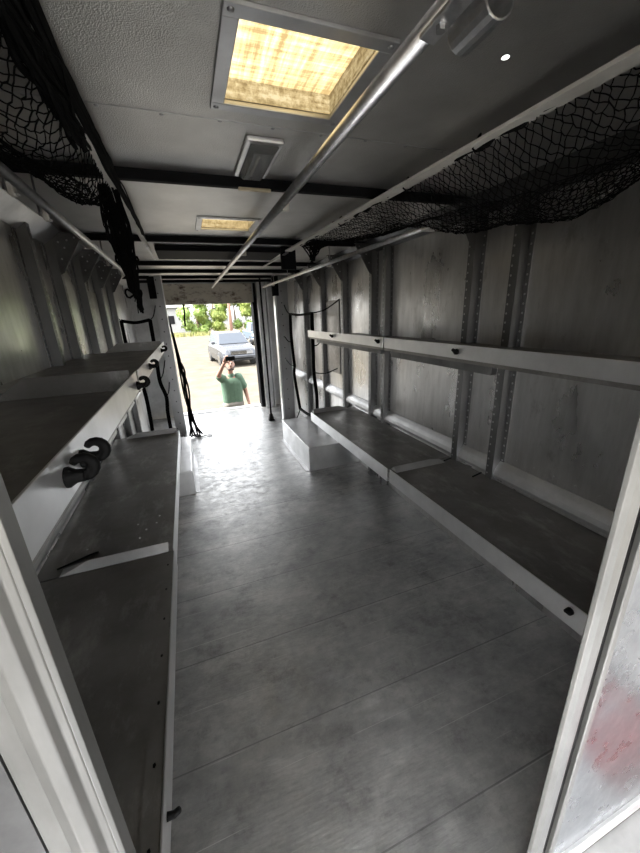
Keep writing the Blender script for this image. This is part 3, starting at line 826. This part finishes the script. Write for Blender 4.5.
# ------------------------------------------------------------------ outside
GZ = -.95
def ground_mat():
    m, nt, b = new_mat('pale concrete yard')
    v = objco(nt)
    c = ramp(nt, noise(nt, 1.2, 7, v, .7), [(.3, (.066, .059, .046)), (.7, (.10, .090, .074))])
    s = nt.nodes.new('ShaderNodeSeparateXYZ'); nt.links.new(v, s.inputs[0])
    j1 = math_n(nt, 'LESS_THAN', math_n(nt, 'PINGPONG', math_n(nt, 'ADD', s.outputs[1], .9), 2.2), .02)
    c = mixc(nt, math_n(nt, 'MULTIPLY', j1, .5), c, (.05, .044, .036))
    nt.links.new(c, b.inputs['Base Color']); b.inputs['Roughness'].default_value = .95; b.inputs['Specular IOR Level'].default_value = 0
    return m
struct(MB().box((-80, -30, GZ - .1), (120, 130, GZ)).build('ground', ground_mat()), 'pale concrete yard behind the van', 'ground')
def leaf_mat(name, a, b_):
    m, nt, b = new_mat(name)
    c = ramp(nt, noise(nt, 1.4, 5, objco(nt)), [(.3, a), (.7, b_)])
    nt.links.new(c, b.inputs['Base Color']); b.inputs['Roughness'].default_value = .6
    b.inputs['Subsurface Weight'].default_value = 0.0
    return m
LM = [leaf_mat('leaves fresh', (.075, .135, .02), (.16, .21, .04)), leaf_mat('leaves yellow green', (.11, .16, .025), (.20, .23, .05)), leaf_mat('leaves deep', (.04, .09, .017), (.10, .15, .035))]
bark = plain('bark', (.13, .09, .06), .9)
def tree(x, y, h, w, mat, lab, seed):
    rnd = random.Random(seed)
    o = thing('tree', (x, y, GZ), lab, 'tree', 'trees across the yard')
    MB().tube([(x, y, GZ - .02), (x + .1, y, GZ + h*.3), (x, y, GZ + h*.7)], [.2, .15, .06], 9).build('trunk', bark, o, smooth=True)
    mb = MB()
    for k in range(12):
        c = Vector((x + rnd.uniform(-.5, .5) * w, y + rnd.uniform(-.35, .35) * w, GZ + h * rnd.uniform(.12, .85)))
        r = w * rnd.uniform(.18, .30)
        for q in range(150):
            d = Vector((rnd.gauss(0, 1), rnd.gauss(0, 1), rnd.gauss(0, 1))).normalized()
            p = c + d * r * rnd.uniform(.75, 1.05)
            a = Vector((rnd.gauss(0, 1), rnd.gauss(0, 1), rnd.gauss(0, 1))).normalized()
            b_ = d.cross(a).normalized(); a = (d + a * .6).cross(b_).normalized()
            s_ = rnd.uniform(.12, .26)
            vs = [mb.bm.verts.new(p + a*s_*i + b_*s_*.6*j) for i, j in ((-1, 0), (0, -1), (1, 0), (0, 1))]
            mb.bm.faces.new(vs)
        mb.ball(c, r * .74, 2)
    mb.build('crown', mat, o)
tl = [(-9, 58, 7, 5, 0, 'leftmost bright green tree'), (-4.5, 60, 6, 4.5, 1, 'tree left of the white building'), (1.6, 57, 5.6, 3.6, 0, 'tree standing right of the white building'), (4.2, 58, 7.5, 4.4, 1, 'yellow green tree behind the standing person'),
      (7.6, 60, 7, 4.6, 0, 'tree just behind the utility pole'), (10.8, 58, 7.4, 4.6, 1, 'yellow green tree behind the grey car roof'), (14.5, 60, 7, 5, 2, 'deep green tree behind the parked truck'), (19, 58, 7.5, 5.5, 0, 'tree right of the parked truck'), (24.5, 60, 8, 6, 2, 'rightmost deep green tree')]
for i, (x, y, h, w, k, lab) in enumerate(tl): tree(x, y, h, w, LM[k], lab + ' across the yard', 100 + i)
# low grass verge under the trees
mb = MB(); rnd = random.Random(5)
for k in range(2600):
    x = rnd.uniform(-14, 30); y = rnd.uniform(53, 57); hgt = rnd.uniform(.3, .75)
    dx, dy = rnd.uniform(-.15, .15), rnd.uniform(-.15, .15)
    a = rnd.uniform(0, PI); wx, wy = .07 * math.cos(a), .07 * math.sin(a)
    vs = [mb.bm.verts.new(p) for p in ((x - wx, y - wy, GZ), (x + wx, y + wy, GZ), (x + dx, y + dy, GZ + hgt))]
    mb.bm.faces.new(vs)
tag(mb.build('grass', leaf_mat('dry grass', (.14, .145, .035), (.2, .195, .07))), 'strip of yellow green grass at the foot of the trees', 'grass', kind='stuff')
# white building
bl = thing('building', (-4.2, 74, GZ), 'low white building at the left edge of the yard', 'building')
MB().box((-11, 70, GZ), (.9, 80, 3.4)).build('walls', plain('white siding', (.22, .22, .215), .7), bl)
MB().prism([(-11.5, 3.4), (1.4, 3.4), (1.0, 3.75), (-11.1, 3.75)], 1, 69.4, 80.6).build('roof', plain('grey roofing', (.45, .45, .45), .8), bl)
for x in (-9, -6, -3): MB().box((x, 69.94, .6), (x + 1.3, 70.02, 2.0)).build('window', M['blacksteel'], bl)
# utility pole
up = thing('utility_pole', (6.04, 52.4, GZ), 'reddish brown wooden utility pole across the yard', 'pole')
MB().tube([(6.04, 52.4, GZ - .05), (6.04, 52.4, 8.5)], [.22, .17], 12).build('pole', plain('weathered pole wood', (.24, .14, .10), .9), up, smooth=True)
MB().box((4.9, 52.2, 7.6), (7.2, 52.32, 7.75)).build('crossarm', bark, up)

# --- parked vehicles, car pointing at the camera (front = -y)
car_paint = plain('silver grey car paint', (.065, .069, .077), .22, .6, .03)
dark_glass = plain('tinted window glass', (.022, .028, .037), .25, .0, .05)
tyre = plain('tyre rubber', (.02, .02, .02), .8)
chrome = metal('chrome', .35, .45, .15, .25)
def wheel(parent, x, y, z, r, w):
    t_ = MB().tube([(x - w/2, y, z), (x - w/2 + .02, y, z), (x + w/2 - .02, y, z), (x + w/2, y, z)], [r*.92, r, r, r*.92], 24).build('wheel', tyre, parent)
    MB().tube([(x - w/2 - .006, y, z), (x + w/2 + .006, y, z)], r * .62, 16).build('rim', chrome, t_)
def suv(cx, cy, rz, lab):
    o = thing('car', (cx, cy, GZ), lab, 'car')
    # local model: front at y=-2.25, built at origin then rotated by the parent
    k = lambda x, y, z: (cx + x, cy + y, GZ + z)
    st = [(-2.28, .45, .66, .72), (-2.2, .30, .86, .84), (-1.9, .26, .98, .92), (-1.0, .26, 1.08, .95), (1.6, .26, 1.08, .95), (2.1, .3, 1.02, .92), (2.28, .45, .9, .84)]
    mb = MB(); rows = []
    for y, zb, zt, hw in st:
        prof = [(-hw*.96, zb), (-hw, zb + (zt-zb)*.35), (-hw*.97, zb + (zt-zb)*.75), (-hw*.84, zt), (hw*.84, zt), (hw*.97, zb + (zt-zb)*.75), (hw, zb + (zt-zb)*.35), (hw*.96, zb)]
        rows.append([mb.bm.verts.new(k(a, y, b_)) for a, b_ in prof])
    for a, b_ in zip(rows, rows[1:]):
        for q in range(8): mb.bm.faces.new((a[q], a[(q+1) % 8], b_[(q+1) % 8], b_[q]))
    mb.bm.faces.new(rows[0]); mb.bm.faces.new(rows[-1][::-1])
    body = mb.build('body', car_paint, o, bevel=.03, seg=3)
    cab = MB().hexa([k(-.84, -1.05, 1.06), k(.84, -1.05, 1.06), k(.84, 2.05, 1.06), k(-.84, 2.05, 1.06), k(-.64, -.25, 1.63), k(.64, -.25, 1.63), k(.66, 1.75, 1.63), k(-.66, 1.75, 1.63)])
    cab.build('roof', car_paint, o, bevel=.05, seg=3)
    MB().hexa([k(-.76, -1.03, 1.10), k(.76, -1.03, 1.10), k(.76, -.98, 1.10), k(-.76, -.98, 1.10), k(-.60, -.33, 1.585), k(.60, -.33, 1.585), k(.60, -.28, 1.585), k(-.60, -.28, 1.585)]).build('windshield', dark_glass, o, bevel=.006)
    for s_ in (-1, 1):
        MB().hexa([k(s_*.835, -.75, 1.12), k(s_*.80, -.75, 1.12), k(s_*.80, 1.75, 1.12), k(s_*.835, 1.75, 1.12), k(s_*.675, -.18, 1.56), k(s_*.64, -.18, 1.56), k(s_*.66, 1.60, 1.56), k(s_*.695, 1.60, 1.56)]).build('side_window', dark_glass, o)
        MB().box(k(s_*.93, -.78, 1.08), k(s_*1.12, -.66, 1.23)).build('mirror', car_paint, o, bevel=.03)
        MB().hexa([k(s_*.52, -2.255, .70), k(s_*.86, -2.16, .70), k(s_*.86, -2.08, .70), k(s_*.52, -2.18, .70), k(s_*.54, -2.235, .83), k(s_*.87, -2.05, .85), k(s_*.85, -1.98, .85), k(s_*.54, -2.15, .83)]).build('headlight', M['lens'], o, bevel=.01)
        MB().box(k(s_*.60, -2.30, .42), k(s_*.78, -2.22, .52)).build('fog_light', M['lens'], o, bevel=.02)
        for yy in (-1.42, 1.42): wheel(o, *k(s_*.83, yy, .36), .36, .24)
        MB().tube([k(s_*.60, -.1, 1.68), k(s_*.62, 1.6, 1.68)], .018, 8).build('roof_rail', chrome, o)
    g = MB().box(k(-.48, -2.30, .62), k(.48, -2.20, .80)).build('grille', M['rubber'], o, bevel=.02)
    for z in (.65, .70, .75): MB().box(k(-.47, -2.312, z), k(.47, -2.296, z + .018)).build('grille_bar', chrome, g)
    MB().box(k(-.88, -2.34, .36), k(.88, -2.18, .60)).build('bumper', car_paint, o, bevel=.05, seg=3)
    MB().box(k(-.62, -2.35, .40), k(.62, -2.32, .47)).build('air_intake', M['rubber'], o, bevel=.01)
    MB().box(k(.32, -2.325, .64), k(.62, -2.312, .79)).build('license_plate', plain('plate', (.11, .11, .11), .6), o)
    o.rotation_euler = (0, 0, rz)
    return o
suv(2.16, 20.3, .10, 'silver grey car parked nose first behind the standing person')
def truck(cx, cy, lab):
    o = thing('truck', (cx, cy, GZ), lab, 'truck')
    blue = plain('blue grey truck paint', (.06, .085, .115), .4, .2, .05)
    k = lambda x, y, z: (cx + x, cy + y, GZ + z)
    MB().box(k(-1.0, -2.6, .45), k(1.0, 2.6, 1.15)).build('body', blue, o, bevel=.08, seg=3)
    MB().hexa([k(-.9, -1.2, 1.12), k(.9, -1.2, 1.12), k(.9, 1.0, 1.12), k(-.9, 1.0, 1.12), k(-.74, -.6, 1.85), k(.74, -.6, 1.85), k(.74, .8, 1.85), k(-.74, .8, 1.85)]).build('cab', blue, o, bevel=.06, seg=3)
    MB().hexa([k(-.8, -1.2, 1.2), k(.8, -1.2, 1.2), k(.8, -1.1, 1.2), k(-.8, -1.1, 1.2), k(-.68, -.72, 1.78), k(.68, -.72, 1.78), k(.68, -.62, 1.78), k(-.68, -.62, 1.78)]).build('windshield', dark_glass, o)
    MB().box(k(-.7, -2.66, .7), k(.7, -2.58, 1.0)).build('grille', M['rubber'], o)
    MB().box(k(-1.0, -2.72, .42), k(1.0, -2.58, .62)).build('bumper', chrome, o, bevel=.03)
    for s_ in (-1, 1):
        MB().box(k(s_*.74, -2.65, .78), k(s_*.96, -2.57, .98)).build('headlight', M['white_metal'], o, bevel=.02)
        for yy in (-1.7, 1.6): wheel(o, *k(s_*.9, yy, .4), .4, .26)
truck(6.1, 33.0, 'blue grey pickup truck parked farther back to the right of the car')

# ------------------------------------------------------------------ person outside, holding a phone up
skin = plain('skin', (.22, .115, .078), .55, 0, .06)
shirt_m = plain('green cotton', (.068, .118, .078), .85, 0, .1, 20)
shorts_m = plain('stone coloured cotton', (.16, .15, .13), .85, 0, .08)
hair_m = plain('dark hair', (.035, .022, .015), .7)
def remesh(o, vox, it=4):
    r = o.modifiers.new('remesh', 'REMESH'); r.mode = 'VOXEL'; r.voxel_size = vox; r.use_smooth_shade = True
    s_ = o.modifiers.new('smooth', 'SMOOTH'); s_.iterations = it; s_.factor = .5
PX, PY = .645, 6.62
pe = thing('person', (PX, PY, GZ), 'person in a green t-shirt outside the rear doorway holding a phone overhead', 'person')
def Q(x, y, z): return (PX + x, PY + y, GZ + z)      # x image right, y away from camera, z up from the ground
b = MB()
hip_l, hip_r = Q(-.085, .02, .90), Q(.095, .02, .90)
b.capsule(hip_l, Q(-.10, .0, .50), .085, .055).capsule(Q(-.10, .0, .50), Q(-.105, .03, .10), .056, .038)
b.capsule(hip_r, Q(.115, .0, .50), .085, .055).capsule(Q(.115, .0, .50), Q(.12, .03, .10), .056, .038)
for fx in (-.105, .12):
    b.capsule(Q(fx, .05, .045), Q(fx + (.03 if fx > 0 else -.03), -.13, .032), .042, .034)
b.capsule(Q(-.07, .02, .95), Q(.075, .02, .95), .095, .095).capsule(Q(-.05, .02, .95), Q(-.05, .0, 1.2), .092, .092).capsule(Q(.05, .02, .95), Q(.05, .0, 1.2), .092, .092)
b.capsule(Q(-.06, .0, 1.18), Q(.06, .0, 1.18), .095, .095).capsule(Q(-.09, .0, 1.33), Q(.09, .0, 1.33), .085, .085)
b.capsule(Q(0, .0, 1.38), Q(.005, -.015, 1.50), .055, .052)
# head, tilted up and back
HC = Vector(Q(.012, -.02, 1.605))
tilt = Matrix.Rotation(math.radians(-16), 3, 'X')
def Hd(x, y, z): return HC + tilt @ Vector((x, y, z))
b.capsule(Hd(0, .01, .03), Hd(0, -.015, -.035), .083, .066)
b.capsule(Hd(0, .02, .045), Hd(0, -.0, .045), .078, .078)
b.capsule(Hd(0, -.045, -.075), Hd(0, -.03, -.06), .036, .045)             # chin and jaw
b.capsule(Hd(0, -.088, .012), Hd(0, -.106, -.022), .009, .014)            # nose
for s_ in (-1, 1):
    b.capsule(Hd(s_*.008, -.098, -.026), Hd(s_*.012, -.092, -.026), .008, .007)
    b.ball(Hd(s_*.082, .012, -.003), .026, 2, (.35, .7, 1.15))               # ears
    b.capsule(Hd(s_*.018, -.082, .032), Hd(s_*.048, -.072, .034), .008, .007)  # brow
b.capsule(Hd(-.02, -.084, -.055), Hd(.02, -.084, -.055), .008, .008)       # lips
b.capsule(Hd(-.016, -.083, -.066), Hd(.016, -.083, -.066), .008, .008)
# raised arm (image left)
shl, elb, wri = Q(-.175, .0, 1.36), Q(-.225, -.22, 1.47), Q(-.115, -.34, 1.68)
b.capsule(shl, elb, .052, .042).capsule(elb, wri, .042, .028)
# lowered arm (image right)
shr, elr, wrr = Q(.185, .0, 1.36), Q(.255, .03, 1.08), Q(.285, -.06, .86)
b.capsule(shr, elr, .052, .040).capsule(elr, wrr, .040, .026)
def hand(w, d, side, up, curl, mb):
    """palm from wrist along d; side = towards the thumb; up = palm normal the fingers curl to"""
    w, d, side, up = Vector(w), Vector(d).normalized(), Vector(side).normalized(), Vector(up).normalized()
    side = (side - d * side.dot(d)).normalized(); up = d.cross(side) if d.cross(side).dot(up) > 0 else -d.cross(side)
    for q in (-.026, -.009, .009, .026): mb.capsule(w + side * q * .6, w + d * .082 + side * q, .016, .0125, 8)
    for q, L in ((.028, .070), (.0095, .078), (-.0095, .073), (-.027, .056)):
        p = w + d * .084 + side * q; dirv = d.copy()
        for seg, fr in enumerate((.45, .32, .25)):
            dirv = (dirv * math.cos(curl) + up * math.sin(curl)); dirv.normalize()
            up2 = (up - dirv * up.dot(dirv)); n_ = p + dirv * L * fr
            mb.capsule(p, n_, .0095 - seg * .0008, .0088 - seg * .0008, 8); p = n_
            up = up2.normalized() if up2.length > 1e-4 else up
        up = d.cross(side) if d.cross(side).dot(up) > -1 and True else up
        up = (d.cross(side)) * (1 if HSIGN > 0 else -1)
    p = w + d * .022 + side * .022
    for L, ang in ((.038, .9), (.032, .55), (.026, .35)):
        dv = (d * math.cos(ang) + side * math.sin(ang) + up * .25).normalized()
        mb.capsule(p, p + dv * L, .012, .0105, 8); p = p + dv * L
HSIGN = 1
# raised hand: fingers wrap behind the phone which lies across the palm
hand(wri, (.45, -.1, .8), (.8, 0, -.45), (0, -1, 0), .35, b)
HSIGN = 1
hand(wrr, (.1, -.1, -1), (-.2, -1, .0), (-1, 0, 0), .3, b)
body = b.build('body', skin, pe)
remesh(body, .0065, 3)
# clothes
c = MB()
for q in (-.085, 0, .09):
    c.capsule(Q(q * .92, .015, .93), Q(q, .0, 1.27), .108, .112)
c.capsule(Q(-.085, .0, 1.30), Q(.09, .0, 1.30), .104, .104)
c.capsule(Q(-.13, .0, 1.35), Q(-.205, -.12, 1.42), .085, .072).capsule(Q(.14, .0, 1.36), Q(.222, .015, 1.20), .09, .070)
c.capsule(Q(0, .0, 1.36), Q(.003, -.005, 1.415), .075, .066)
o = c.build('t_shirt', shirt_m, pe); remesh(o, .009, 3)
c = MB()
c.capsule(Q(-.075, .02, .86), Q(.08, .02, .86), .122, .122).capsule(Q(-.085, .02, .84), Q(-.105, .0, .50), .10, .085).capsule(Q(.095, .02, .84), Q(.12, .0, .50), .10, .085)
o = c.build('shorts', shorts_m, pe); remesh(o, .009, 3)
for fx in (-.105, .12):
    MB().capsule(Q(fx, .06, .05), Q(fx + (.03 if fx > 0 else -.03), -.14, .042), .05, .042).build('shoe', M['rubber'], pe, smooth=True)
c = MB()
c.capsule(Hd(0, .03, .052), Hd(0, .0, .06), .084, .080).capsule(Hd(0, .045, .02), Hd(0, .05, -.03), .076, .062)
o = c.build('hair', hair_m, pe); remesh(o, .007, 2)
c = MB()
for s_ in (-1, 1):
    c.capsule(Hd(s_*.066, -.005, -.03), Hd(s_*.045, -.055, -.085), .018, .02)
c.capsule(Hd(-.035, -.066, -.092), Hd(.035, -.066, -.092), .022, .022).capsule(Hd(-.022, -.088, -.042), Hd(.022, -.088, -.042), .006, .006)
o = c.build('beard', hair_m, pe); remesh(o, .006, 2)
for s_ in (-1, 1):
    MB().ball(Hd(s_*.031, -.076, .014), .0115, 2).build('eye', plain('eye', (.12, .1, .09), .2), pe, smooth=True)
ph = thing('phone', Q(-.03, -.385, 1.75), 'dark phone held up sideways in the raised hand', 'phone')
MB().box(Q(-.085, -.400, 1.725), Q(.075, -.391, 1.80)).build('case', M['rubber'], ph, bevel=.004)
for z in (1.748, 1.772):
    MB().tube([Q(-.065, -.4005, z), Q(-.065, -.404, z)], .009, 12).build('camera_lens', M['blacksteel'], ph)
